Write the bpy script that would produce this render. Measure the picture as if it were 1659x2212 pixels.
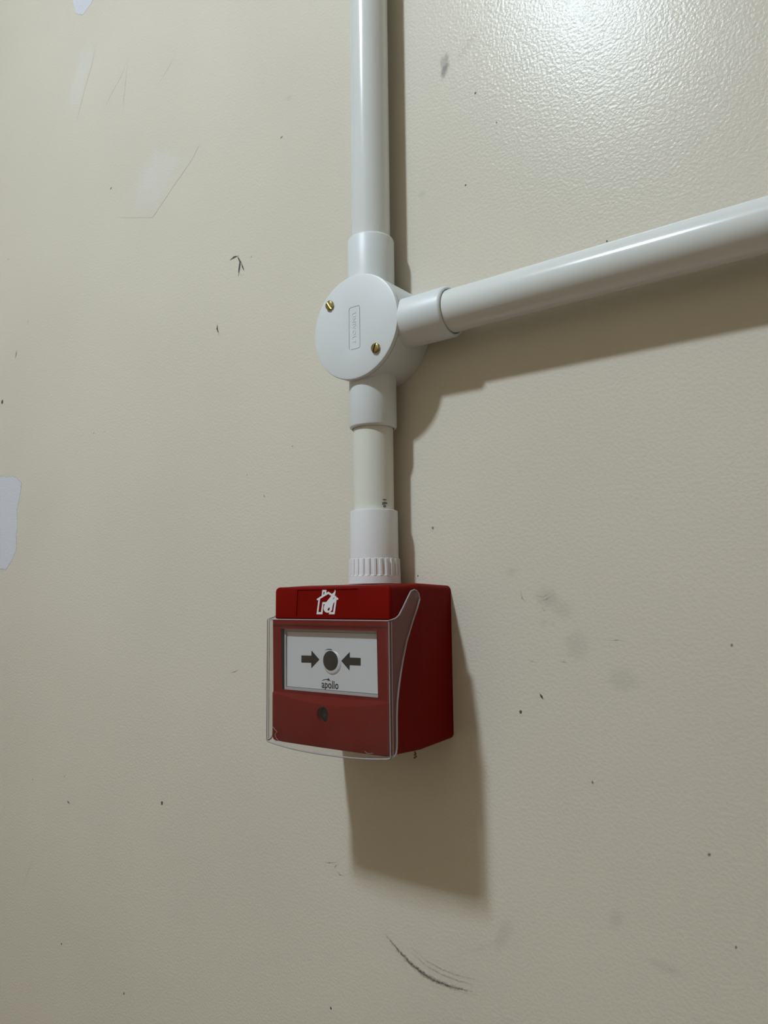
import bpy, bmesh, math, random
from mathutils import Matrix, Vector

# ------------------------------------------------------------------ scene, camera, light level
for o in list(bpy.data.objects):
    bpy.data.objects.remove(o, do_unlink=True)
SC = bpy.context.scene
COL = SC.collection
random.seed(7)
MM = 0.001
Z0 = 1.55                      # height of the junction box centre above the floor (m)
IMG_W, IMG_H, FOCAL = 1659.0, 2212.0, 1656.66
CAM = Vector((290.33, -389.08, -166.10))          # mm, from the junction box centre on the wall
YAW, PITCH, ROLL = 0.6485, 0.1100, 0.0111
ROT = Matrix.Rotation(YAW, 3, 'Z') @ Matrix.Rotation(PITCH, 3, 'X') @ Matrix.Rotation(ROLL, 3, 'Y')

cam_data = bpy.data.cameras.new('camera')
cam_data.sensor_fit = 'HORIZONTAL'
cam_data.sensor_width = 36.0
cam_data.lens = FOCAL / IMG_W * 36.0
cam_data.clip_start = 0.01
cam = bpy.data.objects.new('camera', cam_data)
COL.objects.link(cam)
rx, fw, up = ROT.col[0], ROT.col[1], ROT.col[2]
m = Matrix((rx, up, -fw)).transposed().to_4x4()
m.translation = Vector((CAM.x * MM, CAM.y * MM, CAM.z * MM + Z0))
cam.matrix_world = m
SC.camera = cam

world = bpy.data.worlds.new('world')
SC.world = world
world.use_nodes = True
world.node_tree.nodes['Background'].inputs[0].default_value = (0.55, 0.53, 0.5, 1)
world.node_tree.nodes['Background'].inputs[1].default_value = 0.05

vs = SC.view_settings
vs.view_transform = 'Standard'
vs.look = 'None'
vs.gamma = 1.0
vs.use_curve_mapping = False
vs.exposure = 0.0
LAMP_STRENGTH = 590.0
LAMP_COLOR = (0.885, 1.04, 1.18)
LAMP_POS = (-200.0, -900.0, 945.0)                # mm, from the junction box centre


# ------------------------------------------------------------------ helpers
def P(x, y, z):
    """mm from the junction box centre -> world metres"""
    return Vector((x * MM, y * MM, z * MM + Z0))


def on_wall(px, py, y=0.0):
    """photo pixel -> (x, z) in mm on the plane at depth y (a plane parallel to the wall)"""
    d = ROT @ Vector(((px - IMG_W / 2) / FOCAL, 1.0, -(py - IMG_H / 2) / FOCAL))
    t = (y - CAM.y) / d.y
    return (CAM.x + d.x * t, CAM.z + d.z * t)


def link(name, me, mats, parent=None, smooth=None):
    if not isinstance(mats, (list, tuple)):
        mats = [mats]
    for mt in mats:
        me.materials.append(mt)
    if smooth is not None:
        for p in me.polygons:
            p.use_smooth = True
        me.set_sharp_from_angle(angle=math.radians(smooth))
    o = bpy.data.objects.new(name, me)
    COL.objects.link(o)
    if parent is not None:
        o.parent = parent
        o.matrix_parent_inverse = parent_inverse(parent)
    return o


def parent_inverse(o):
    if o.parent is not None:          # parts keep their meshes in world coordinates
        return Matrix.Identity(4)
    return Matrix.Translation(o.location).inverted()


def bm_mesh(name, bm, recalc=True):
    if recalc:
        bmesh.ops.recalc_face_normals(bm, faces=bm.faces)
    me = bpy.data.meshes.new(name)
    bm.to_mesh(me)
    bm.free()
    return me


def thing(name, label, cat, loc):
    o = bpy.data.objects.new(name, None)
    o.empty_display_size = 0.02
    COL.objects.link(o)
    o.location = P(*loc)
    o['label'] = label
    o['category'] = cat
    return o


def tag(o, label, cat, group=None):
    o['label'] = label
    o['category'] = cat
    if group:
        o['group'] = group
    return o


def struct(o, label=None):
    o['kind'] = 'structure'
    if label:
        o['label'] = label
    return o


def add_box(bm, x0, x1, y0, y1, z0, z1):
    vs_ = [bm.verts.new(P(x, y, z)) for x in (x0, x1) for y in (y0, y1) for z in (z0, z1)]
    for f in ((0, 1, 3, 2), (4, 6, 7, 5), (0, 4, 5, 1), (2, 3, 7, 6), (0, 2, 6, 4), (1, 5, 7, 3)):
        bm.faces.new([vs_[i] for i in f])


def box_obj(name, x0, x1, y0, y1, z0, z1, mat, parent=None, bevel=0.0):
    bm = bmesh.new()
    add_box(bm, x0, x1, y0, y1, z0, z1)
    if bevel:
        bmesh.ops.bevel(bm, geom=list(bm.edges), offset=bevel * MM, segments=2, profile=0.5, affect='EDGES')
    return link(name, bm_mesh(name, bm), mat, parent, 40 if bevel else None)


def lathe_bm(profile, origin, axis, seg=64, closed=False):
    """profile: (radius, height along the axis); axis is 'x', 'y' (out of the wall, -y) or 'z'"""
    bm = bmesh.new()
    rings = []
    for r, h in profile:
        ring = []
        if r < 1e-6:
            ring = [bm.verts.new(axis_point(origin, axis, 0, 0, h))]
        else:
            for k in range(seg):
                a = 2 * math.pi * k / seg
                ring.append(bm.verts.new(axis_point(origin, axis, r * math.cos(a), r * math.sin(a), h)))
        rings.append(ring)
    pairs = list(zip(rings, rings[1:]))
    if closed:
        pairs.append((rings[-1], rings[0]))
    for A, B in pairs:
        n = max(len(A), len(B))
        for k in range(n):
            q = [A[k % len(A)], A[(k + 1) % len(A)], B[(k + 1) % len(B)], B[k % len(B)]]
            u = []
            for v in q:
                if v not in u:
                    u.append(v)
            if len(u) >= 3:
                bm.faces.new(u)
    return bm


def axis_point(o, axis, a, b, h):
    if axis == 'z':
        return P(o[0] + a, o[1] + b, o[2] + h)
    if axis == 'x':
        return P(o[0] + h, o[1] + a, o[2] + b)
    return P(o[0] + a, o[1] - h, o[2] + b)


def lathe(name, profile, origin, axis, mat, parent=None, seg=64, closed=False, smooth=35):
    return link(name, bm_mesh(name, lathe_bm(profile, origin, axis, seg, closed)), mat, parent, smooth)


def loft(bm, rings, cap=True, closed_ring=True):
    vr = [[bm.verts.new(P(*p)) for p in r] for r in rings]
    for A, B in zip(vr, vr[1:]):
        n = len(A)
        for k in range(n if closed_ring else n - 1):
            bm.faces.new((A[k], A[(k + 1) % n], B[(k + 1) % n], B[k]))
    if cap:
        bm.faces.new(vr[0])
        bm.faces.new(vr[-1])


def round_rect(hw, z0, z1, r, y, cx, n=6):
    pts = []
    for (x, z, a0) in ((cx + hw - r, z1 - r, 0), (cx - hw + r, z1 - r, 90), (cx - hw + r, z0 + r, 180), (cx + hw - r, z0 + r, 270)):
        for k in range(n + 1):
            a = math.radians(a0 + 90.0 * k / n)
            pts.append((x + r * math.cos(a), y, z + r * math.sin(a)))
    return pts


def flat_shape(name, loops, y, thick, mat, parent, bevel=0.0):
    """filled outlines (even-odd holes) in (x, z) mm, standing `thick` proud of depth y"""
    cu = bpy.data.curves.new(name, 'CURVE')
    cu.dimensions = '2D'
    cu.fill_mode = 'BOTH'
    cu.extrude = thick / 2
    for lp in loops:
        s = cu.splines.new('POLY')
        s.points.add(len(lp) - 1)
        for p, (x, z) in zip(s.points, lp):
            p.co = (x, z, 0, 1)
        s.use_cyclic_u = True
    return curve_to_part(name, cu, y, thick, mat, parent)


def curve_to_part(name, cu, y, thick, mat, parent, xf=None):
    tmp = bpy.data.objects.new('tmp', cu)
    COL.objects.link(tmp)
    dg = bpy.context.evaluated_depsgraph_get()
    me = bpy.data.meshes.new_from_object(tmp.evaluated_get(dg))
    bpy.data.objects.remove(tmp, do_unlink=True)
    bpy.data.curves.remove(cu)
    me.name = name
    for v in me.vertices:
        a, b, c = v.co
        if xf:
            a, b = xf(a, b)
        v.co = P(a, y - thick / 2 - c, b)
    me.materials.clear()
    bm = bmesh.new()
    bm.from_mesh(me)
    bmesh.ops.remove_doubles(bm, verts=bm.verts, dist=1e-7)
    bmesh.ops.recalc_face_normals(bm, faces=bm.faces)
    bm.to_mesh(me)
    bm.free()
    return link(name, me, mat, parent)


def lettering(name, text, size, y, thick, mat, parent, xf, bold=0.0, spacing=1.0):
    cu = bpy.data.curves.new(name, 'FONT')
    cu.body = text
    cu.size = size
    cu.align_x = 'CENTER'
    cu.align_y = 'CENTER'
    cu.extrude = thick / 2
    cu.offset = bold
    cu.space_character = spacing
    cu.resolution_u = 3
    return curve_to_part(name, cu, y, thick, mat, parent, xf)


def cut(o, bms):
    """carve the given solids out of a part and keep the result as its mesh"""
    for bm in bms:
        me = bm_mesh('cutter', bm)
        c = bpy.data.objects.new('cutter', me)
        COL.objects.link(c)
        md = o.modifiers.new('cut', 'BOOLEAN')
        md.operation = 'DIFFERENCE'
        md.solver = 'EXACT'
        md.object = c
        dg = bpy.context.evaluated_depsgraph_get()
        new = bpy.data.meshes.new_from_object(o.evaluated_get(dg))
        o.modifiers.clear()
        bpy.data.objects.remove(c, do_unlink=True)
        bpy.data.meshes.remove(me)
        o.data = new
        new.set_sharp_from_angle(angle=math.radians(35))


# ------------------------------------------------------------------ materials
def new_mat(name):
    mt = bpy.data.materials.new(name)
    mt.use_nodes = True
    nt = mt.node_tree
    return mt, nt, nt.nodes['Principled BSDF'], nt.nodes['Material Output']


def noise(nt, scale, detail=2.0, rough=0.5, coord=None):
    n = nt.nodes.new('ShaderNodeTexNoise')
    n.inputs['Scale'].default_value = scale
    n.inputs['Detail'].default_value = detail
    n.inputs['Roughness'].default_value = rough
    if coord is None:
        g = nt.nodes.new('ShaderNodeNewGeometry')
        coord = g.outputs['Position']
    nt.links.new(coord, n.inputs['Vector'])
    return n


def ramp(nt, src, p0, c0, p1, c1):
    r = nt.nodes.new('ShaderNodeValToRGB')
    r.color_ramp.elements[0].position = p0
    r.color_ramp.elements[0].color = c0
    r.color_ramp.elements[1].position = p1
    r.color_ramp.elements[1].color = c1
    nt.links.new(src, r.inputs[0])
    return r


def rgba(c, f=1.0):
    return (c[0] * f, c[1] * f, c[2] * f, 1)


def plastic(name, col, rough=0.35, var=0.04, bump=0.0, bscale=900, spec=0.5):
    mt, nt, b, out = new_mat(name)
    n = noise(nt, 35, 3)
    r = ramp(nt, n.outputs['Fac'], 0.3, rgba(col, 1 - var), 0.7, rgba(col, 1 + var))
    nt.links.new(r.outputs[0], b.inputs['Base Color'])
    b.inputs['Roughness'].default_value = rough
    b.inputs['Specular IOR Level'].default_value = spec
    if bump:
        bn = noise(nt, bscale, 2)
        bp = nt.nodes.new('ShaderNodeBump')
        bp.inputs['Strength'].default_value = bump
        bp.inputs['Distance'].default_value = 0.0002
        nt.links.new(bn.outputs['Fac'], bp.inputs['Height'])
        nt.links.new(bp.outputs[0], b.inputs['Normal'])
    return mt


WALL_RGB = (0.70, 0.655, 0.545)


def wall_bump(nt, b, amount=1.0):
    """roller stipple: fine pimples over a softer swell"""
    g = nt.nodes.new('ShaderNodeNewGeometry')
    n1 = noise(nt, 560, 2.0, 0.45, g.outputs['Position'])
    n2 = noise(nt, 150, 2.0, 0.5, g.outputs['Position'])
    n3 = noise(nt, 7, 1.0, 0.5, g.outputs['Position'])
    mul = nt.nodes.new('ShaderNodeMath')
    mul.operation = 'MULTIPLY_ADD'
    mul.inputs[1].default_value = 0.22
    nt.links.new(n2.outputs['Fac'], mul.inputs[0])
    nt.links.new(n1.outputs['Fac'], mul.inputs[2])
    bp = nt.nodes.new('ShaderNodeBump')
    bp.inputs['Strength'].default_value = 0.33 * amount
    bp.inputs['Distance'].default_value = 0.0006
    nt.links.new(mul.outputs[0], bp.inputs['Height'])
    nt.links.new(bp.outputs[0], b.inputs['Normal'])
    return n3


def wall_paint(name, col, rough=0.28):
    mt, nt, b, out = new_mat(name)
    n3 = wall_bump(nt, b)
    r = ramp(nt, n3.outputs['Fac'], 0.3, rgba(col, 0.975), 0.7, rgba(col, 1.02))
    nt.links.new(r.outputs[0], b.inputs['Base Color'])
    b.inputs['Roughness'].default_value = rough
    b.inputs['Specular IOR Level'].default_value = 0.21
    return mt


def mark_paint(name, col, rough, nscale, lo, hi, opacity=1.0):
    """a mark on the paint: opaque where the mesh's own fade value beats a grain noise"""
    mt, nt, b, out = new_mat(name)
    wall_bump(nt, b)
    b.inputs['Base Color'].default_value = rgba(col)
    b.inputs['Roughness'].default_value = rough
    at = nt.nodes.new('ShaderNodeAttribute')
    at.attribute_name = 'fade'
    n = noise(nt, nscale, 3, 0.6)
    add = nt.nodes.new('ShaderNodeMath')
    add.operation = 'ADD'
    nt.links.new(at.outputs['Fac'], add.inputs[0])
    nt.links.new(n.outputs['Fac'], add.inputs[1])
    mr = nt.nodes.new('ShaderNodeMapRange')
    mr.inputs['From Min'].default_value = lo
    mr.inputs['From Max'].default_value = hi
    mr.inputs['To Max'].default_value = opacity
    nt.links.new(add.outputs[0], mr.inputs['Value'])
    tr = nt.nodes.new('ShaderNodeBsdfTransparent')
    mx = nt.nodes.new('ShaderNodeMixShader')
    nt.links.new(mr.outputs[0], mx.inputs[0])
    nt.links.new(tr.outputs[0], mx.inputs[1])
    nt.links.new(b.outputs[0], mx.inputs[2])
    nt.links.new(mx.outputs[0], out.inputs['Surface'])
    return mt


def thin_coat(name, col, amount):
    """wall paint with a thin coat of another colour over it, feathering out with the mesh's fade value"""
    mt = wall_paint(name, WALL_RGB)
    nt = mt.node_tree
    b = nt.nodes['Principled BSDF']
    under = b.inputs['Base Color'].links[0].from_socket
    at = nt.nodes.new('ShaderNodeAttribute')
    at.attribute_name = 'fade'
    n = noise(nt, 25, 3, 0.6)
    mu = nt.nodes.new('ShaderNodeMath')
    mu.operation = 'MULTIPLY'
    nt.links.new(at.outputs['Fac'], mu.inputs[0])
    nt.links.new(n.outputs['Fac'], mu.inputs[1])
    mr = nt.nodes.new('ShaderNodeMapRange')
    mr.inputs['From Min'].default_value = 0.05
    mr.inputs['From Max'].default_value = 0.6
    mr.inputs['To Max'].default_value = amount
    nt.links.new(mu.outputs[0], mr.inputs['Value'])
    mx = nt.nodes.new('ShaderNodeMix')
    mx.data_type = 'RGBA'
    nt.links.new(mr.outputs[0], mx.inputs[0])
    nt.links.new(under, mx.inputs[6])
    mx.inputs[7].default_value = rgba(col)
    nt.links.new(mx.outputs[2], b.inputs['Base Color'])
    return mt


def clear_plastic(name, rough=0.04, haze=0.006, tint=(0.97, 0.965, 0.96)):
    mt, nt, b, out = new_mat(name)
    nt.nodes.remove(b)
    tr = nt.nodes.new('ShaderNodeBsdfTransparent')
    tr.inputs[0].default_value = rgba(tint)
    gl = nt.nodes.new('ShaderNodeBsdfGlossy')
    gl.inputs['Roughness'].default_value = rough
    df = nt.nodes.new('ShaderNodeBsdfDiffuse')
    df.inputs[0].default_value = (0.85, 0.85, 0.87, 1)
    n = noise(nt, 60, 3)
    r = ramp(nt, n.outputs['Fac'], 0.35, (haze * 0.6,) * 3 + (1,), 0.75, (haze * 1.5,) * 3 + (1,))
    m1 = nt.nodes.new('ShaderNodeMixShader')
    nt.links.new(r.outputs[0], m1.inputs[0])
    nt.links.new(tr.outputs[0], m1.inputs[1])
    nt.links.new(df.outputs[0], m1.inputs[2])
    lw = nt.nodes.new('ShaderNodeLayerWeight')       # Schlick reflectance, the same from both sides of the thin sheet
    lw.inputs['Blend'].default_value = 0.5
    pw = nt.nodes.new('ShaderNodeMath')
    pw.operation = 'POWER'
    pw.inputs[1].default_value = 5.0
    nt.links.new(lw.outputs['Facing'], pw.inputs[0])
    fr = nt.nodes.new('ShaderNodeMath')
    fr.operation = 'MULTIPLY_ADD'
    fr.inputs[1].default_value = 0.96
    fr.inputs[2].default_value = 0.04
    nt.links.new(pw.outputs[0], fr.inputs[0])
    m2 = nt.nodes.new('ShaderNodeMixShader')
    nt.links.new(fr.outputs[0], m2.inputs[0])
    nt.links.new(m1.outputs[0], m2.inputs[1])
    nt.links.new(gl.outputs[0], m2.inputs[2])
    nt.links.new(m2.outputs[0], out.inputs['Surface'])
    return mt


def brass_mat():
    mt, nt, b, out = new_mat('brass')
    n = noise(nt, 400, 3)
    r = ramp(nt, n.outputs['Fac'], 0.3, (0.30, 0.235, 0.10, 1), 0.7, (0.52, 0.43, 0.21, 1))
    nt.links.new(r.outputs[0], b.inputs['Base Color'])
    b.inputs['Metallic'].default_value = 1.0
    b.inputs['Roughness'].default_value = 0.28
    return mt


def glow_mat():
    mt, nt, b, out = new_mat('lamp_glass')
    b.inputs['Base Color'].default_value = (0.9, 0.9, 0.88, 1)
    b.inputs['Emission Color'].default_value = rgba(LAMP_COLOR)
    b.inputs['Emission Strength'].default_value = LAMP_STRENGTH
    return mt


M_WALL = wall_paint('cream_wall_paint', WALL_RGB)
M_CEIL = plastic('white_ceiling_paint', (0.70, 0.61, 0.50), 0.7)
M_WALL2 = plastic('tan_wall_paint', (0.645, 0.53, 0.41), 0.6)
M_FLOOR = plastic('brown_floor_vinyl', (0.33, 0.24, 0.155), 0.5, 0.12)
M_PVC = plastic('white_conduit_plastic', (0.745, 0.77, 0.745), 0.16, 0.012)
M_PVC_CREAM = plastic('aged_conduit_plastic', (0.74, 0.75, 0.67), 0.30, 0.012)
M_BOX = plastic('white_box_plastic', (0.74, 0.775, 0.775), 0.42, 0.01)
M_ADAPT = plastic('white_adapter_plastic', (0.775, 0.78, 0.785), 0.33, 0.01)
M_RED = plastic('red_plastic', (0.178, 0.0040, 0.0016), 0.52, 0.05, 0.06, 1500, 0.06)
M_DARK_GAP = plastic('black_plastic_and_gap_shade', (0.012, 0.010, 0.010), 0.5)  # black plastic, also used as painted shade in the window gap
M_LABEL = plastic('white_label', (0.71, 0.735, 0.755), 0.35, 0.01)
M_ELEM = plastic('pale_grey_plastic', (0.50, 0.49, 0.50), 0.25, 0.01)
M_PRINT = plastic('black_print', (0.021, 0.021, 0.019), 0.35, 0.02)
M_WHITE_PRINT = plastic('white_print', (0.78, 0.76, 0.78), 0.45, 0.01)
M_SMOKE = plastic('smoked_lens', (0.014, 0.011, 0.010), 0.15, 0.05, 0, 900, 0.3)
M_CLEAR = clear_plastic('clear_polycarbonate')
M_EDGE = clear_plastic('clear_polycarbonate_edge', 0.12, 0.15, (0.75, 0.73, 0.74))  # extra haze and tint paint the light lines of the cut edges
M_BEND = clear_plastic('clear_polycarbonate_bend', 0.08, 0.02, (0.88, 0.87, 0.88))  # haze and darker tint imitate refraction in the bends
M_RIM = plastic('acrylic_rim_glint', (0.42, 0.39, 0.40), 0.12, 0.05, 0, 900, 0.9)  # opaque grey standing in for refracted lines on the clear cover
M_BRASS = brass_mat()
M_GLOW = glow_mat()
M_INK = plastic('faded_ink', (0.17, 0.17, 0.15), 0.5)
M_DIRT = plastic('brown_dirt', (0.10, 0.075, 0.05), 0.8)

M_SCUFF = mark_paint('grey_scuff', (0.17, 0.165, 0.15), 0.55, 900, 0.75, 1.5, 0.75)
M_SMEAR = mark_paint('faint_grey_smear', (0.33, 0.32, 0.30), 0.5, 420, 0.75, 1.7, 0.11)
M_HAIR = mark_paint('hairline_scratch', (0.30, 0.28, 0.23), 0.5, 300, 0.5, 1.4, 0.55)
M_CHIP = mark_paint('dark_paint_chip', (0.075, 0.07, 0.06), 0.6, 500, 0.55, 1.0, 0.92)
M_CHIP_PALE = mark_paint('pale_paint_chip', (0.85, 0.83, 0.76), 0.5, 500, 0.6, 1.1, 0.85)
M_BROWN = mark_paint('brown_spot', (0.16, 0.085, 0.055), 0.6, 600, 0.55, 1.0, 0.85)
M_GRAIN = mark_paint('grainy_black_scuff', (0.10, 0.095, 0.085), 0.55, 700, 1.08, 1.55, 0.68)
M_GRAIN_FAINT = mark_paint('faint_black_scuff', (0.12, 0.115, 0.105), 0.55, 700, 1.05, 1.6, 0.28)
M_SMEAR_GREY = mark_paint('grey_smear', (0.25, 0.255, 0.25), 0.5, 350, 0.7, 1.6, 0.40)
M_PATCH = mark_paint('white_filler_paint', (0.76, 0.77, 0.83), 0.42, 60, 0.62, 0.80, 0.9)
M_PATCH_THIN = thin_coat('thin_white_paint', (0.75, 0.76, 0.76), 0.34)

# ------------------------------------------------------------------ the setting: a small plain passage
XL, XR, YF, CEIL = -1700.0, 1500.0, -1900.0, LAMP_POS[2] + 93.0
FLOOR = -Z0 / MM
wall_back = struct(box_obj('wall_back', XL, XR, 0, 100, FLOOR, CEIL, M_WALL), 'cream painted wall with a rolled paint texture and small scuffs')
struct(box_obj('floor', XL, XR, YF, 0, FLOOR - 60, FLOOR, M_FLOOR))
struct(box_obj('ceiling', XL, XR, YF, 0, CEIL, CEIL + 60, M_CEIL))
struct(box_obj('wall_front', XL, XR, YF - 100, YF, FLOOR, CEIL, M_WALL2))
struct(box_obj('wall_left', XL - 100, XL, YF, 0, FLOOR, CEIL, M_WALL2))
struct(box_obj('wall_right', XR, XR + 100, YF, 0, FLOOR, CEIL, M_WALL2))

# ceiling lamp that lights the wall
lx, ly, lz = LAMP_POS
lamp = thing('ceiling_lamp', 'small glowing dome lamp on a white holder under the ceiling', 'lamp', (lx, ly, CEIL))
lathe('ceiling_rose', [(0, 0), (52, 0), (52, -8), (46, -16), (41, -18), (0, -18)], (lx, ly, CEIL), 'z', M_BOX, lamp)
lathe('lamp_holder', [(0, -18), (46, -18), (48.5, -72), (47.5, -76), (0, -76)], (lx, ly, CEIL), 'z', M_BOX, lamp)
lathe('dome', [(0, -76.5), (48, -76.5)] + [(48 * math.cos(math.radians(a)), -78 - 30 * math.sin(math.radians(a))) for a in (0, 15, 30, 45, 60, 75)] + [(0, -108)],
      (lx, ly, CEIL), 'z', M_GLOW, lamp, 32)

# ------------------------------------------------------------------ conduit
R_PIPE = 12.5
VY, HY, LY = -16.8, -19.6, -16.2


def pipe(name, origin, axis, h0, h1, mat, label):
    o = lathe(name, [(R_PIPE, h0), (R_PIPE, h1), (R_PIPE - 1.8, h1), (R_PIPE - 1.8, h0)], origin, axis, mat, None, 96, True)
    return tag(o, label, 'conduit', 'white conduit pipes')


pipe('conduit_pipe', (0, VY, 0), 'z', 36, CEIL, M_PVC, 'long vertical white conduit pipe rising above the round junction box')
pipe('conduit_pipe', (0, HY, -0.8), 'x', 36, XR, M_PVC, 'horizontal white conduit pipe running sideways from the round junction box')
low = pipe('conduit_pipe', (0, LY, 0), 'z', -150, -36, M_PVC_CREAM, 'short cream-white conduit pipe between junction box and red call point')


def ink_dot(z, a_deg, w, h):
    bm = bmesh.new()
    n = 5
    rows = []
    for i in range(n):
        a = math.radians(a_deg - 90 + (i - (n - 1) / 2) * w)
        rows.append([bm.verts.new(P(12.56 * math.cos(a), LY + 12.56 * math.sin(a), z + s * h * (1 - 0.5 * abs(i - 2) / 2))) for s in (-1, 1)])
    for A, B in zip(rows, rows[1:]):
        bm.faces.new((A[0], B[0], B[1], A[1]))
    return link('printed_mark', bm_mesh('printed_mark', bm, False), M_INK, low)


for z, a, w, h in ((-107.6, 69, 3.2, 0.55), (-109.6, 69.5, 4.0, 0.85), (-111.6, 69, 2.4, 0.9), (-110.4, 64, 1.6, 0.5)):
    ink_dot(z, a, w, h)

# ------------------------------------------------------------------ round junction box
jb = thing('junction_box', 'round white conduit junction box with brass screws in its lid', 'junction box', (0, 0, 0))
RB, DB = 33.0, 34.4
lathe('body', [(0, 0.1), (RB, 0.1), (RB, 30.6), (RB - 0.6, 31.0), (0, 31.0)], (0, 0, 0), 'y', M_BOX, jb, 96)
lid = lathe('lid', [(0, 31.1), (RB - 0.5, 31.1), (RB + 0.2, 31.7), (RB + 0.2, 33.2), (RB - 0.15, 34.05), (RB - 1.0, DB), (0, DB)],
            (0, 0, 0), 'y', M_BOX, jb, 128)
RS, RI, LEN = 14.9, 13.0, 61.8
spout_prof = [(RS, 24), (RS, LEN - 1.6), (RS - 0.45, LEN - 0.5), (RS - 1.2, LEN), (RI + 0.15, LEN), (RI - 0.1, LEN - 0.6), (RI - 0.1, 35), (6, 34.5), (6, 24)]
lathe('spout', spout_prof, (0, VY, 0), 'z', M_BOX, jb, 96, True)
lathe('spout', [(r, -h) for r, h in spout_prof], (0, LY, 0), 'z', M_BOX, jb, 96, True)
lathe('spout', spout_prof, (0, HY + 0.2, -0.8), 'x', M_BOX, jb, 96, True)


def rr2(x0, x1, z0, z1, r, n=5):
    pts = []
    for (x, z, a0) in ((x1 - r, z1 - r, 0), (x0 + r, z1 - r, 90), (x0 + r, z0 + r, 180), (x1 - r, z0 + r, 270)):
        for k in range(n + 1):
            a = math.radians(a0 + 90.0 * k / n)
            pts.append((x + r * math.cos(a), z + r * math.sin(a)))
    return pts


cutter = bmesh.new()
ri, ro = rr2(-3.75, 4.25, -14.25, 12.25, 1.1), rr2(-4.2, 4.7, -14.7, 12.7, 1.5)
loops = [[(x, y, z) for x, z in r] for r, y in ((ri, -DB + 0.5), (ro, -DB + 0.5), (ro, -DB - 1), (ri, -DB - 1))]
loft(cutter, loops + [loops[0]], cap=False)
bmesh.ops.remove_doubles(cutter, verts=cutter.verts, dist=1e-7)
cut(lid, [cutter])
lettering('lettering', 'UNIVOLT', 4.7, -DB + 0.02, 0.19, M_BOX, lid, lambda a, b: (-0.2 + b * 0.86, -1.0 - a * 0.92), 0.0, 1.12)

for sx, sz, ang in ((-19.4, 18.0, -58), (17.0, -17.5, 68)):
    sc = lathe('screw', [(0, DB - 0.5), (3.05, DB - 0.5), (3.05, DB + 1.25), (2.75, DB + 1.65), (1.8, DB + 1.95), (0, DB + 2.1)],
               (sx, 0, sz), 'y', M_BRASS, jb, 32)
    sc['label'] = 'slotted brass screw'
    c = bmesh.new()
    ca, sa = math.cos(math.radians(ang)), math.sin(math.radians(ang))
    ring = [(sx + u * ca - v * sa, sz + u * sa + v * ca) for u, v in ((-4, -0.42), (4, -0.42), (4, 0.42), (-4, 0.42))]
    loft(c, [[(x, -DB - 0.75, z) for x, z in ring], [(x, -DB - 4, z) for x, z in ring]])
    cut(sc, [c])

# ------------------------------------------------------------------ conduit adapter above the call point
ad = thing('conduit_adapter', 'white screw-in conduit adapter with ribbed ring on top of red call point', 'adapter', (0, LY, -158))
lathe('socket', [(14.6, -113.6), (14.75, -114.4), (14.9, -142.6), (12.7, -142.6), (12.7, -113.4), (14.2, -113.4)], (0, LY, 0), 'z', M_ADAPT, ad, 96, True)
lathe('ribbed_ring', [(12.7, -142.7), (15.05, -142.7), (15.15, -143.0), (15.45, -153.0), (15.95, -153.4), (16.15, -158.2), (12.7, -158.2)], (0, LY, 0), 'z', M_ADAPT, ad, 96, True)
rib_me = None
NR = 26
for k in range(NR):
    a = 2 * math.pi * (k + 0.3) / NR
    if rib_me is None:
        bm = bmesh.new()
        w = 0.95
        for (r0, r1, z) in ((14.6, 15.7, -143.1), (14.6, 16.1, -153.6)):
            for (r, s) in ((r0, -w), (r0, w), (r1, w * 0.8), (r1, -w * 0.8)):
                bm.verts.new((r * MM, s * MM, z * MM))
        bm.verts.ensure_lookup_table()
        v = bm.verts
        for f in ((0, 1, 2, 3), (7, 6, 5, 4), (0, 4, 5, 1), (1, 5, 6, 2), (2, 6, 7, 3), (3, 7, 4, 0)):
            bm.faces.new([v[i] for i in f])
        bmesh.ops.bevel(bm, geom=list(bm.edges), offset=0.16 * MM, segments=1, affect='EDGES')
        rib_me = bm_mesh('grip_rib', bm)
        rib_me.materials.append(M_ADAPT)
    o = bpy.data.objects.new('grip_rib', rib_me)
    COL.objects.link(o)
    o.parent = ad
    o.location = (0, 0, 0.158)
    o.rotation_euler = (0, 0, a)

# ------------------------------------------------------------------ red manual call point
CX = 1.0
cp = thing('fire_call_point', 'red fire alarm manual call point with a hinged clear cover', 'call point', (CX, 0, -249))

bm = bmesh.new()
loft(bm, [round_rect(43.7, -248.7, -159.8, 3.2, -0.1, CX), round_rect(44.2, -250.1, -158.7, 3.2, -32.0, CX)])
link('back_box', bm_mesh('back_box', bm), M_RED, cp, 35)
bm = bmesh.new()
loft(bm, [round_rect(44.2, -250.1, -158.7, 3.2, -32.03, CX), round_rect(43.3, -249.2, -159.9, 3.0, -57.4, CX),
          round_rect(42.6, -248.6, -160.6, 2.6, -57.6, CX)])
link('front_case', bm_mesh('front_case', bm), M_RED, cp, 35)

HW = 43.3


def xs_cols(n_edge=8, n_mid=24, r=3.2):
    e = [r * (1 - math.cos(math.pi / 2 * k / n_edge)) for k in range(n_edge + 1)]
    left = [-HW + v for v in e]
    mid = [-HW + r + (2 * HW - 2 * r) * k / n_mid for k in range(1, n_mid)]
    return left + mid + [-v for v in reversed(left)]


def edge_round(x, r):
    e = HW - abs(x)
    return 0.0 if e >= r else r - math.sqrt(max(0.0, r * r - (r - e) ** 2))


def front_panel(name, prof):
    """prof(x) -> closed loop of (depth, z); lofted from side to side"""
    bm = bmesh.new()
    rings = [[(CX + x, -d, z) for d, z in prof(x)] for x in xs_cols()]
    loft(bm, rings)
    return link(name, bm_mesh(name, bm), M_RED, cp, 32)


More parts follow.
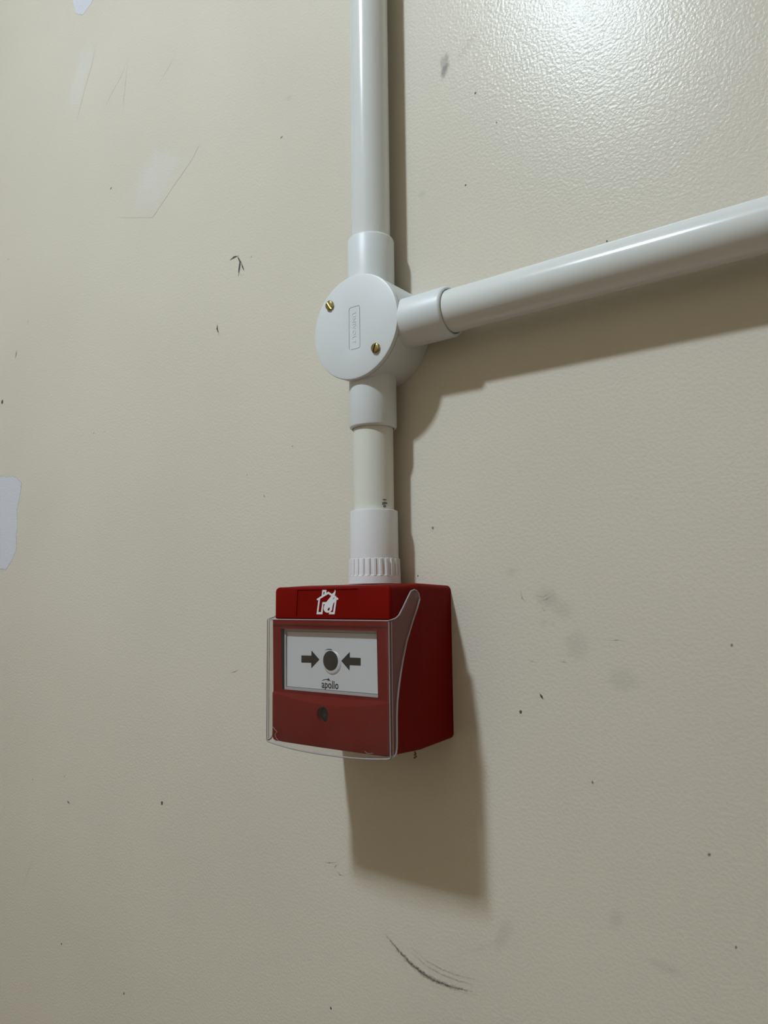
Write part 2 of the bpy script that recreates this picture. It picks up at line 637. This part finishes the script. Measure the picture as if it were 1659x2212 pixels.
def strip_prof(x):
    zt = -159.8 - edge_round(x, 3.0)
    k = edge_round(x, 1.5)
    d = 59.7 - k
    return [(57.0, zt), (d - 1.6, zt), (d - 0.8, zt - 0.25), (d - 0.25, zt - 0.75), (d, zt - 1.5), (d + 0.1, -177.9), (d - 0.3, -178.4), (57.0, -178.5)]


strip = front_panel('header_strip', strip_prof)
c = bmesh.new()
ring = [(-24.6, -176.7), (22.2, -176.7), (22.2, -161.6), (-23.6, -161.6)]
loft(c, [[(x, -59.3, z) for x, z in ring], [(x, -63, z) for x, z in ring]])
cut(strip, [c])


def zoom_a(pts):
    return [on_wall(670 + x / 20.74, 1262 + y / 20.74, -59.35) for x, y in pts]


house = flat_shape('house_fire_symbol', [zoom_a(l) for l in (
    # roof, left wall, foot, door jamb and lintel run into the flame, right wall and foot
    [(300, 660), (520, 520), (550, 243), (738, 250), (722, 392), (815, 333), (985, 440), (1060, 370), (1095, 320), (1120, 235), (1143, 330),
     (1125, 430), (1105, 500), (1120, 535), (1165, 505), (1155, 560), (1268, 632), (1245, 702), (1190, 690), (1098, 1348), (835, 1348),
     (860, 1270), (760, 1278), (680, 1245), (625, 1180), (605, 1090), (625, 980), (655, 905), (668, 885), (600, 895), (552, 1348), (288, 1348), (372, 705), (325, 718), (303, 700)],
    [(450, 655), (815, 438), (950, 525), (725, 800), (552, 800), (490, 1250), (368, 1250)],
    [(605, 340), (655, 340), (632, 458), (588, 458)],
    [(1100, 790), (1028, 1250), (905, 1250), (985, 1150), (1010, 980), (1045, 860)],
    [(1072, 596), (1094, 618), (1032, 668), (1012, 652)],
    [(866, 1025), (884, 1110), (852, 1172), (808, 1192), (778, 1150), (798, 1095)],
)], -59.32, 0.12, M_WHITE_PRINT, strip)

# frame around the window
bm = bmesh.new()
X0, X1, ZT, ZB = CX - HW + 0.1, CX + HW - 0.1, -178.7, -221.2
W0, W1, WT, WB = -35.4, 36.3, -184.2, -219.6
outer = [(X0, ZB), (X1, ZB), (X1, ZT), (X0, ZT)]
inner = [(W0, WB), (W1, WB), (W1, WT), (W0, WT)]
vo = {d: [bm.verts.new(P(x, -d, z)) for x, z in outer] for d in (57.7, 61.0)}
vi = {d: [bm.verts.new(P(x, -d, z)) for x, z in inner] for d in (57.7, 61.0)}
for v in vo[61.0] + vi[61.0]:
    t_ = ((v.co.z - Z0) / MM - ZT) / (ZB - ZT)
    v.co.y = -(61.3 - 0.7 * t_) * MM
for k in range(4):
    j = (k + 1) % 4
    bm.faces.new((vo[61.0][k], vo[61.0][j], vi[61.0][j], vi[61.0][k]))
    bm.faces.new((vo[57.7][k], vo[57.7][j], vi[57.7][j], vi[57.7][k]))
    bm.faces.new((vo[57.7][k], vo[57.7][j], vo[61.0][j], vo[61.0][k]))
    bm.faces.new((vi[57.7][k], vi[57.7][j], vi[61.0][j], vi[61.0][k]))
side_e = [e for e in bm.edges if abs(e.verts[0].co.x - e.verts[1].co.x) < 1e-6 and abs(e.verts[0].co.y - e.verts[1].co.y) < 1e-6 and e.verts[0] in vo[61.0]]
bmesh.ops.bevel(bm, geom=side_e, offset=1.3 * MM, segments=4, profile=0.5, affect='EDGES')
in_e = [e for e in bm.edges if all(v.co.y < -0.0600 and W0 - 0.1 <= v.co.x / MM <= W1 + 0.1 and WB - 0.1 <= (v.co.z - Z0) / MM <= WT + 0.1 for v in e.verts)]
bmesh.ops.bevel(bm, geom=in_e, offset=0.35 * MM, segments=2, profile=0.5, affect='EDGES')
link('window_frame', bm_mesh('window_frame', bm), M_RED, cp, 32)

# white operating panel behind the window
panel = box_obj('operating_panel', W0 - 0.0, W1 + 0.0, -58.2, -57.75, WB, WT, M_LABEL, cp)
panel['label'] = 'white printed panel with two arrows and a black dot'
back = box_obj('gap_shade', W0 + 0.02, W0 + 0.45, -58.35, -58.22, WB + 0.05, WT - 0.05, M_DARK_GAP, panel)  # black strip standing in for shade at the recess's left edge
box_obj('gap_shade', W0 + 0.01, W0 + 0.09, -60.6, -58.25, WB + 0.05, WT - 0.05, M_DARK_GAP, panel)  # recess side wall blacked over as deep shade
fr_o = [(W0 + 0.45, WB + 0.05), (W1 - 0.05, WB + 0.05), (W1 - 0.05, WT - 0.05), (W0 + 0.45, WT - 0.05)]
fr_i = [(W0 + 1.75, WB + 1.55), (W1 - 1.4, WB + 1.55), (W1 - 1.4, WT - 1.5), (W0 + 1.75, WT - 1.5)]
bez = flat_shape('panel_border', [fr_o, fr_i], -58.22, 0.75, M_ELEM, panel)
ln_i = [(W0 + 2.05, WB + 1.85), (W1 - 1.7, WB + 1.85), (W1 - 1.7, WT - 1.8), (W0 + 2.05, WT - 1.8)]
flat_shape('border_line', [[(x, z) for x, z in fr_i], ln_i], -58.22, 0.06, M_INK, panel)

PY = -58.22


def zoom_b(pts, y=PY):
    return [on_wall(640 + x / 11.06, 1390 + z / 11.06, y) for x, z in pts]


flat_shape('arrow', [zoom_b([(125, 285), (362, 290), (366, 168), (552, 385), (362, 590), (358, 462), (122, 455)])], PY, 0.08, M_PRINT, panel)
flat_shape('arrow', [zoom_b([(1075, 415), (1278, 203), (1280, 335), (1540, 345), (1538, 530), (1278, 518), (1272, 645)])], PY, 0.08, M_PRINT, panel)
(dx, dz), = zoom_b([(815, 412)], -59.1)
lathe('dot_dish', [(0, 58.22), (6.75, 58.22), (6.5, 58.42), (5.9, 58.75), (5.3, 58.95), (0, 59.0)], (dx + 0.55, 0, dz - 1.15), 'y', M_LABEL, panel, 48)
lathe('dot', [(0, 59.0), (5.45, 59.0), (5.45, 59.12), (5.1, 59.25), (0, 59.3)], (dx, 0, dz), 'y', M_PRINT, panel, 48)
arc = []
for k in range(13):
    t = k / 12
    a = math.radians(128 - 62 * t)
    arc.append((dx - 0.9 + 5.6 * math.cos(a), dz + 0.95 + 5.6 * math.sin(a)))
arc += [(dx - 0.9 + (5.6 - 0.55 * math.sin(math.pi * (k / 12) ** 1.6)) * math.cos(math.radians(66 + 62 * k / 12)),
         dz + 0.95 + (5.6 - 0.55 * math.sin(math.pi * (k / 12) ** 0.6)) * math.sin(math.radians(66 + 62 * k / 12))) for k in range(1, 12)]
flat_shape('dot_reflection', [arc], PY - 0.8, 0.08, M_PRINT, panel)  # reflection above the dot, painted as an arc in print black
(tx, tz), = zoom_b([(808, 995)])
lettering('lettering', 'apollo', 6.2, PY, 0.07, M_PRINT, panel, lambda a, b: (tx + a * 0.80, tz + b), 0.09, 1.03)
flat_shape('comet_tail', [zoom_b([(605, 893), (650, 862), (710, 848), (765, 850), (790, 868), (830, 905), (780, 885), (750, 870), (705, 866), (650, 880)])], PY, 0.07, M_PRINT, panel)
st = []
for k in range(16):
    r = (48 if k % 2 == 0 else 17) * (1.0 if k % 4 == 0 else 0.8)
    a = math.pi * k / 8
    st.append((770 + r * 0.85 * math.cos(a), 862 + r * 1.1 * math.sin(a)))
flat_shape('comet_star', [zoom_b(st)], PY - 0.02, 0.07, M_PRINT, panel)

# lower panel with the curved ledge
ARC = [(-43.3, -221.4), (-36, -222.4), (-24.6, -223.7), (-6.6, -225.3), (2, -225.5), (11.8, -225.3), (29.4, -223.8), (40, -221.9), (43.3, -221.2)]


def arc_z(x):
    for (a, za), (b, zb) in zip(ARC, ARC[1:]):
        if x <= b + 1e-6:
            t = (x - a) / (b - a)
            return za + (zb - za) * t
    return ARC[-1][1]


def smooth_arc(x):
    return sum(arc_z(max(-43.3, min(43.3, x + s))) for s in (-4, -2, 0, 2, 4)) / 5


def lower_prof(x):
    k = edge_round(x, 1.4)
    zb = -249.2 + edge_round(x, 3.0)
    d = 62.0 + 0.85 * (1 - (x / HW) ** 2) - k
    zl = smooth_arc(x)
    zu = -220.6
    return [(57.7, zu), (60.2 - k, zu), (d - 0.45, zl + 0.45), (d - 0.12, zl + 0.1), (d, zl - 0.5), (d - 0.1, zb + 1.4), (d - 0.5, zb + 0.5), (d - 1.4, zb), (57.7, zb)]


lower = front_panel('lower_panel', lower_prof)
hx, hz = -1.4, -231.0
cut(lower, [lathe_bm([(0, 59.6), (4.35, 59.6), (4.35, 64), (0, 64)], (hx, 0, hz), 'y', 40)])
lens = lathe('indicator_lens', [(0, 58), (4.1, 58), (4.1, 60.0), (3.6, 60.4), (2.4, 60.7), (0, 60.8)], (hx + 0.0, 0, hz), 'y', M_SMOKE, lower, 40)
lathe('key_post', [(0, 60.6), (0.9, 60.6), (0.9, 61.2), (0.6, 61.4), (0, 61.4)], (hx + 0.3, 0, hz - 0.6), 'y', M_DARK_GAP, lower, 20)

# hinged clear cover: a bent sheet, arms running back to pins on the sides
CW = 46.0
DF = 64.6
RC = 1.9
TOP = [(35.2, -167.4), (36.0, -164.6), (38.0, -162.9), (40.5, -162.4), (43.6, -163.2), (47.5, -167.6), (52.0, -172.8), (55.0, -176.0), (58.0, -177.5), (61.5, -178.2), (64.6, -178.7)]
BOT = [(35.2, -167.7), (37.4, -172.0), (42.0, -179.3), (48.1, -190.1), (51.5, -199.0), (54.0, -206.9), (56.0, -214.6), (57.3, -221.5), (57.9, -229.0), (58.0, -240.0),
       (58.25, -244.5), (58.9, -247.0), (60.0, -248.2), (61.4, -248.8), (64.6, -249.2)]


def interp(tab, x):
    if x <= tab[0][0]:
        return tab[0][1]
    for (a, za), (b, zb) in zip(tab, tab[1:]):
        if x <= b:
            return za + (zb - za) * (x - a) / (b - a)
    return tab[-1][1]


def bottom_front(x):
    t = (x / CW)
    return -249.2 - 2.9 * (1 - abs(t) ** 2.4) - 0.25 * (1 - t * t) * (-t)


ds = sorted(set([35.2, 35.5, 36, 36.6, 37.4, 38, 39, 40.5, 42, 43.6, 45, 46.5, 48.1, 50, 51.5, 53, 54, 55, 56, 56.7, 57.3, 57.6, 57.9, 58.0, 58.12, 58.25, 58.5, 58.9, 59.4, 60, 60.7, 61.4, DF - RC]))
path = []                                   # (x, d, nx, nd, ztop, zbot), left arm to right arm
for d in ds:
    path.append((-CW, d, -1, 0, interp(TOP, d), interp(BOT, d)))
for k in range(1, 8):
    a = math.radians(90.0 * k / 8)
    d = DF - RC + RC * math.sin(a)
    path.append((-CW + RC - RC * math.cos(a), d, -math.cos(a), math.sin(a), interp(TOP, d), interp(BOT, d)))
for k in range(41):
    x = -CW + RC + (2 * CW - 2 * RC) * k / 40
    path.append((x, DF, 0, 1, -178.7, bottom_front(x)))
n_left = len(ds) + 7
for q in reversed(path[:n_left]):
    path.append((-q[0],) + (q[1], -q[2]) + q[3:])
TH = 1.3
NZ = 10
bm = bmesh.new()
grid = {0: [], 1: []}
for (x, d, nx, nd, zt, zb) in path:
    for s in (0, 1):
        xx, dd = x - nx * TH * s, d - nd * TH * s
        grid[s].append([bm.verts.new(P(CX + xx, -dd, zb + (zt - zb) * j / NZ)) for j in range(NZ + 1)])
edge_faces = []
n = len(path)
for i in range(n - 1):
    for j in range(NZ):
        f = bm.faces.new((grid[0][i][j], grid[0][i + 1][j], grid[0][i + 1][j + 1], grid[0][i][j + 1]))
        if 0 < abs(path[i][2]) < 1 or 0 < abs(path[i + 1][2]) < 1:
            f.material_index = 2
        bm.faces.new((grid[1][i][j], grid[1][i][j + 1], grid[1][i + 1][j + 1], grid[1][i + 1][j]))
    for j in (0, NZ):
        edge_faces.append(bm.faces.new((grid[0][i][j], grid[1][i][j], grid[1][i + 1][j], grid[0][i + 1][j])))
for i in (0, n - 1):
    for j in range(NZ):
        edge_faces.append(bm.faces.new((grid[0][i][j], grid[0][i][j + 1], grid[1][i][j + 1], grid[1][i][j])))
for f in edge_faces:
    f.material_index = 1
cover = link('hinged_cover', bm_mesh('hinged_cover', bm), [M_CLEAR, M_EDGE, M_BEND], cp, 40)
cover['label'] = 'clear plastic hinged cover'


def tube(name, pts, r, mat, parent, n=8):
    pts = [Vector(p) for p in pts]
    rings = []
    for i, p in enumerate(pts):
        t = (pts[min(i + 1, len(pts) - 1)] - pts[max(i - 1, 0)]).normalized()
        ref = Vector((0, 1, 0)) if abs(t.y) < 0.8 else Vector((1, 0, 0))
        u = t.cross(ref).normalized()
        w = t.cross(u)
        rings.append([tuple(p + r * (math.cos(2 * math.pi * k / n) * u + math.sin(2 * math.pi * k / n) * w)) for k in range(n)])
    bm_ = bmesh.new()
    loft(bm_, rings)
    return link(name, bm_mesh(name, bm_), mat, parent, 60)


def mid(q, top):
    return (CX + q[0] - q[2] * TH / 2, -(q[1] - q[3] * TH / 2), q[4] if top else q[5])


# grey tubes painting refracted light lines onto the sheet's edge: along the bottom with both arm ends, and along the top
tube('cover_edge_glint', [mid(q, False) for q in path], 0.44, M_RIM, cover)
tube('cover_edge_glint', [mid(q, True) for q in path], 0.32, M_RIM, cover)
for sx in (-1, 1):                                    # tubes painting the refracted light lines down the two bends
    xb = CX + sx * (CW - 0.75)
    tube('bend_glint', [(xb, -(DF - 0.75), -179.3 - 69.3 * k / 8) for k in range(9)], 0.30, M_RIM, cover)
    tube('bend_glint', [(CX + sx * (CW - 0.35), -(DF - 2.6), -179.3 - 68.8 * k / 8) for k in range(9)], 0.22, M_RIM, cover)


def on_cover(pts):
    return [(lambda q: (q[0], -DF - 0.05, q[1]))(on_wall(560 + x / 6.9125, 1480 + y / 6.9125, -DF)) for x, y in pts]


tube('cover_scratch', on_cover([(205, 620), (235, 665), (268, 700), (240, 725), (238, 750), (258, 795), (290, 832), (340, 842)]), 0.10, M_RIM, cover)
tube('cover_scratch', on_cover([(1575, 985), (1605, 1015), (1640, 1022), (1700, 1015)]), 0.09, M_RIM, cover)
for s in (-1, 1):
    bmp = lathe_bm([(0, 0), (1.9, 0), (1.9, 2.4), (1.5, 2.8), (0, 2.8)], (CX + (43.3 if s > 0 else -46.1), -38.9, -165.6), 'x', 24)
    link('hinge_pin', bm_mesh('hinge_pin', bmp), M_CLEAR, cover, 35)

# crumb of dirt hanging from the underside
bm = bmesh.new()
for (a, b, h) in ((0, 0, 0), (0.7, -0.5, -0.7), (-0.5, 0.4, -1.5), (0.5, 0.2, -2.3), (-0.2, -0.3, -2.9)):
    bmesh.ops.create_icosphere(bm, subdivisions=1, radius=0.62 * MM, matrix=Matrix.Translation(P(44.0 + a, -38.5 + b, -250.2 + h)))
link('dirt_crumb', bm_mesh('dirt_crumb', bm), M_DIRT, cp)

# ------------------------------------------------------------------ marks on the wall paint
def mark_mesh(name, rows, mat):
    """rows: list of (verts, fades) with equal counts -> strip mesh lying on the paint"""
    bm = bmesh.new()
    lay = bm.verts.layers.float.new('fade')
    vr = []
    for pts, fd in rows:
        r = []
        for (x, z), f in zip(pts, fd):
            v = bm.verts.new(P(x, -0.12, z))
            v[lay] = f
            r.append(v)
        vr.append(r)
    for A, B in zip(vr, vr[1:]):
        for k in range(len(A) - 1):
            bm.faces.new((A[k], A[k + 1], B[k + 1], B[k]))
    for f in bm.faces:
        f.normal_update()
        if f.normal.y > 0:
            f.normal_flip()
    return link(name, bm_mesh(name, bm, False), mat, wall_back)


def stroke(name, pix, width, mat, taper=True):
    pts = [on_wall(*p) for p in pix]
    rows = []
    n = len(pts)
    for i, (x, z) in enumerate(pts):
        a = pts[max(0, i - 1)]
        b = pts[min(n - 1, i + 1)]
        tx_, tz_ = b[0] - a[0], b[1] - a[1]
        L = math.hypot(tx_, tz_) or 1
        nx, nz = -tz_ / L, tx_ / L
        t = i / (n - 1)
        e = (math.sin(math.pi * t) ** 0.5 if taper else 1.0)
        w = width / 2 * (0.35 + 0.65 * e)
        rows.append(([(x - nx * w, z - nz * w), (x, z), (x + nx * w, z + nz * w)], [0, 0.25 + 0.75 * e, 0]))
    return mark_mesh(name, rows, mat)


def blob(name, px, py, rx_, rz_, mat, tilt=0.0, wobble=0.2, n=18):
    """rounded mark, radii in mm"""
    cx_, cz_ = on_wall(px, py)
    rnd = random.Random(int(px * 13 + py))
    ca, sa = math.cos(math.radians(tilt)), math.sin(math.radians(tilt))
    rows = []
    wob = [1 + wobble * (rnd.random() - 0.5) * 2 for _ in range(n)]
    for k in range(n + 1):
        a = 2 * math.pi * k / n
        pts, fd = [], []
        for s, f in ((0.04, 1.0), (0.5, 0.8), (1.0, 0.0)):
            u, v = rx_ * s * wob[k % n] * math.cos(a), rz_ * s * wob[k % n] * math.sin(a)
            pts.append((cx_ + u * ca - v * sa, cz_ + u * sa + v * ca))
            fd.append(f)
        rows.append((pts, fd))
    return mark_mesh(name, rows, mat)


def patch(name, pix_left, pix_right, mat, soft=0.25):
    """painted patch between two edge lines (same number of pixels on each side)"""
    rows = []
    n = len(pix_left)
    for i, (a, b) in enumerate(zip(pix_left, pix_right)):
        A, B = on_wall(*a), on_wall(*b)
        e = 0.0 if i in (0, n - 1) else 1.0
        rows.append(([(A[0] + (B[0] - A[0]) * t, A[1] + (B[1] - A[1]) * t) for t in (0, soft, 1 - soft, 1)], [0, e, e, 0]))
    return mark_mesh(name, rows, mat)


# white filler patches
patch('paint_patch', [(-60, 1026), (-60, 1040), (-60, 1110), (-60, 1180), (-60, 1245)], [(46, 1026), (48, 1042), (40, 1110), (37, 1190), (8, 1245)], M_PATCH, 0.1)
patch('paint_patch', [(150, -40), (153, -10), (157, 10), (160, 32)], [(215, -40), (208, -10), (200, 8), (178, 34)], M_PATCH, 0.2)
patch('paint_patch', [(172, 95), (168, 115), (162, 150), (148, 190), (130, 262)], [(206, 95), (204, 115), (196, 150), (184, 190), (166, 262)], M_PATCH_THIN, 0.3)
patch('paint_patch', [(330, 315), (300, 345), (280, 400), (262, 470)], [(430, 315), (415, 345), (370, 410), (330, 470)], M_PATCH_THIN, 0.35)
# hairlines
for a in ([(277, 125), (262, 165), (240, 205), (217, 252)], [(277, 128), (273, 165), (268, 210), (265, 250)], [(383, 112), (362, 150), (335, 195)],
          [(76, 1843), (62, 1880), (45, 1926)]):
    stroke('scratch', a, 0.7, M_HAIR)
for a in ([(1312, 1384), (1330, 1383), (1350, 1384)], [(1210, 1429), (1218, 1430), (1226, 1431)], [(1140, 1425), (1150, 1429), (1160, 1431)]):
    stroke('scratch', a, 0.7, M_HAIR)
# chips and dashes
for a, w in (([(497, 562), (505, 556), (516, 553)], 1.6), ([(513, 553), (519, 566), (517, 580), (515, 597)], 1.7), ([(521, 566), (524, 576), (528, 586)], 1.1),
             ([(470, 700), (469, 710), (473, 722)], 1.4), ([(36, 756), (35, 765), (33, 776)], 1.2), ([(520, 1444), (508, 1451), (493, 1455)], 1.0),
             ([(1166, 1497), (1170, 1505), (1174, 1511)], 1.1), ([(695, 1862), (712, 1864), (735, 1862)], 0.8), ([(735, 1862), (724, 1872), (722, 1878)], 0.8),
             ([(724, 1876), (735, 1890), (748, 1894)], 0.8), ([(63, 685), (61, 695), (59, 705)], 0.9), ([(546, 549), (543, 555), (540, 559)], 0.9)):
    stroke('paint_chip', a, w * 1.55, M_CHIP if w > 1.05 else M_SCUFF)
for a, w in (([(519, 590), (522, 597), (526, 592)], 1.2), ([(472, 720), (475, 727), (479, 722)], 1.2), ([(306, 1546), (308, 1552), (311, 1556)], 1.0)):
    stroke('paint_chip', a, w, M_CHIP_PALE)
# spots
for px, py, r, mt in ((350, 1735, 1.5, M_BROWN), (5, 868, 2.4, M_BROWN), (1125, 1538, 1.0, M_BROWN), (1195, 1347, 1.6, M_SMEAR), (140, 1677, 0.9, M_SCUFF),
                      (71, 1684, 0.9, M_SCUFF), (133, 2039, 0.9, M_CHIP), (268, 2146, 0.9, M_CHIP), (715, 2178, 0.8, M_CHIP), (1532, 1846, 1.0, M_SCUFF),
                      (1027, 201, 0.7, M_CHIP), (1073, 265, 0.8, M_SCUFF), (1006, 400, 0.6, M_CHIP), (1581, 1394, 0.9, M_SCUFF), (935, 1140, 1.2, M_SCUFF),
                      (903, 1244, 0.5, M_CHIP), (203, 936, 0.8, M_SCUFF), (226, 932, 0.7, M_SCUFF), (571, 1072, 0.8, M_SCUFF), (632, 964, 0.7, M_SCUFF),
                      (18, 560, 1.0, M_SCUFF), (1311, 521, 0.5, M_CHIP), (1590, 2046, 0.8, M_SCUFF), (534, 1026, 0.6, M_SCUFF), (1280, 1690, 0.9, M_SCUFF)):
    blob('paint_spot', px, py, r, r * 1.2, mt)
for px, py, a, b, t, mt in ((240, 407, 2.6, 1.3, 30, M_SCUFF), (608, 297, 2.0, 1.0, 25, M_SCUFF), (148, 1733, 3.2, 1.4, -20, M_SCUFF), (270, 1512, 1.6, 3.4, 0, M_SMEAR),
                            (961, 138, 4.6, 9.5, -8, M_SMEAR_GREY), (959, 155, 3.6, 6.0, -20, M_SMEAR_GREY), (1010, 98, 14, 4.0, 38, M_SMEAR), (625, 212, 4.5, 2.6, 0, M_SMEAR),
                            (1180, 1290, 9, 8, 20, M_SMEAR), (1205, 1310, 14, 7, -30, M_SMEAR), (1105, 1235, 6, 3, 0, M_SMEAR), (1245, 1395, 9, 11, 20, M_SMEAR),
                            (1345, 1470, 11, 8, 0, M_SMEAR), (1088, 2020, 5, 14, -25, M_SMEAR), (1330, 1985, 5, 6, 0, M_SMEAR), (1440, 2090, 14, 3, -10, M_SMEAR),
                            (912, 420, 4, 3.5, 0, M_SMEAR), (1175, 1345, 3, 3, 0, M_SMEAR)):
    blob('smudge', px, py, a, b, mt, t)
for a in ([(1150, 1285), (1172, 1290), (1195, 1278)], [(1160, 1300), (1180, 1295), (1200, 1282)], [(1125, 1275), (1128, 1292), (1135, 1300)], [(1170, 1310), (1176, 1320), (1182, 1316)]):
    stroke('scratch', a, 0.9, M_HAIR)
# long curved scuff low on the wall
base = [(818, 1998), (836, 2022), (858, 2050), (884, 2078), (912, 2102), (944, 2120), (980, 2133), (1015, 2141), (1055, 2146)]
stroke('curved_scuff', base, 8.5, M_GRAIN)
stroke('curved_scuff', base[1:], 3.0, M_GRAIN_FAINT)
for off, w in ((-14, 2.6), (-26, 2.2), (9, 1.6)):
    stroke('curved_scuff', [(x + off * 0.15 + 14, y + off) for x, y in base[2:]], w * 1.4, M_GRAIN_FAINT)
stroke('curved_scuff', [(985, 2052), (1025, 2052), (1060, 2040), (1090, 2015)], 2.6, M_SMEAR)
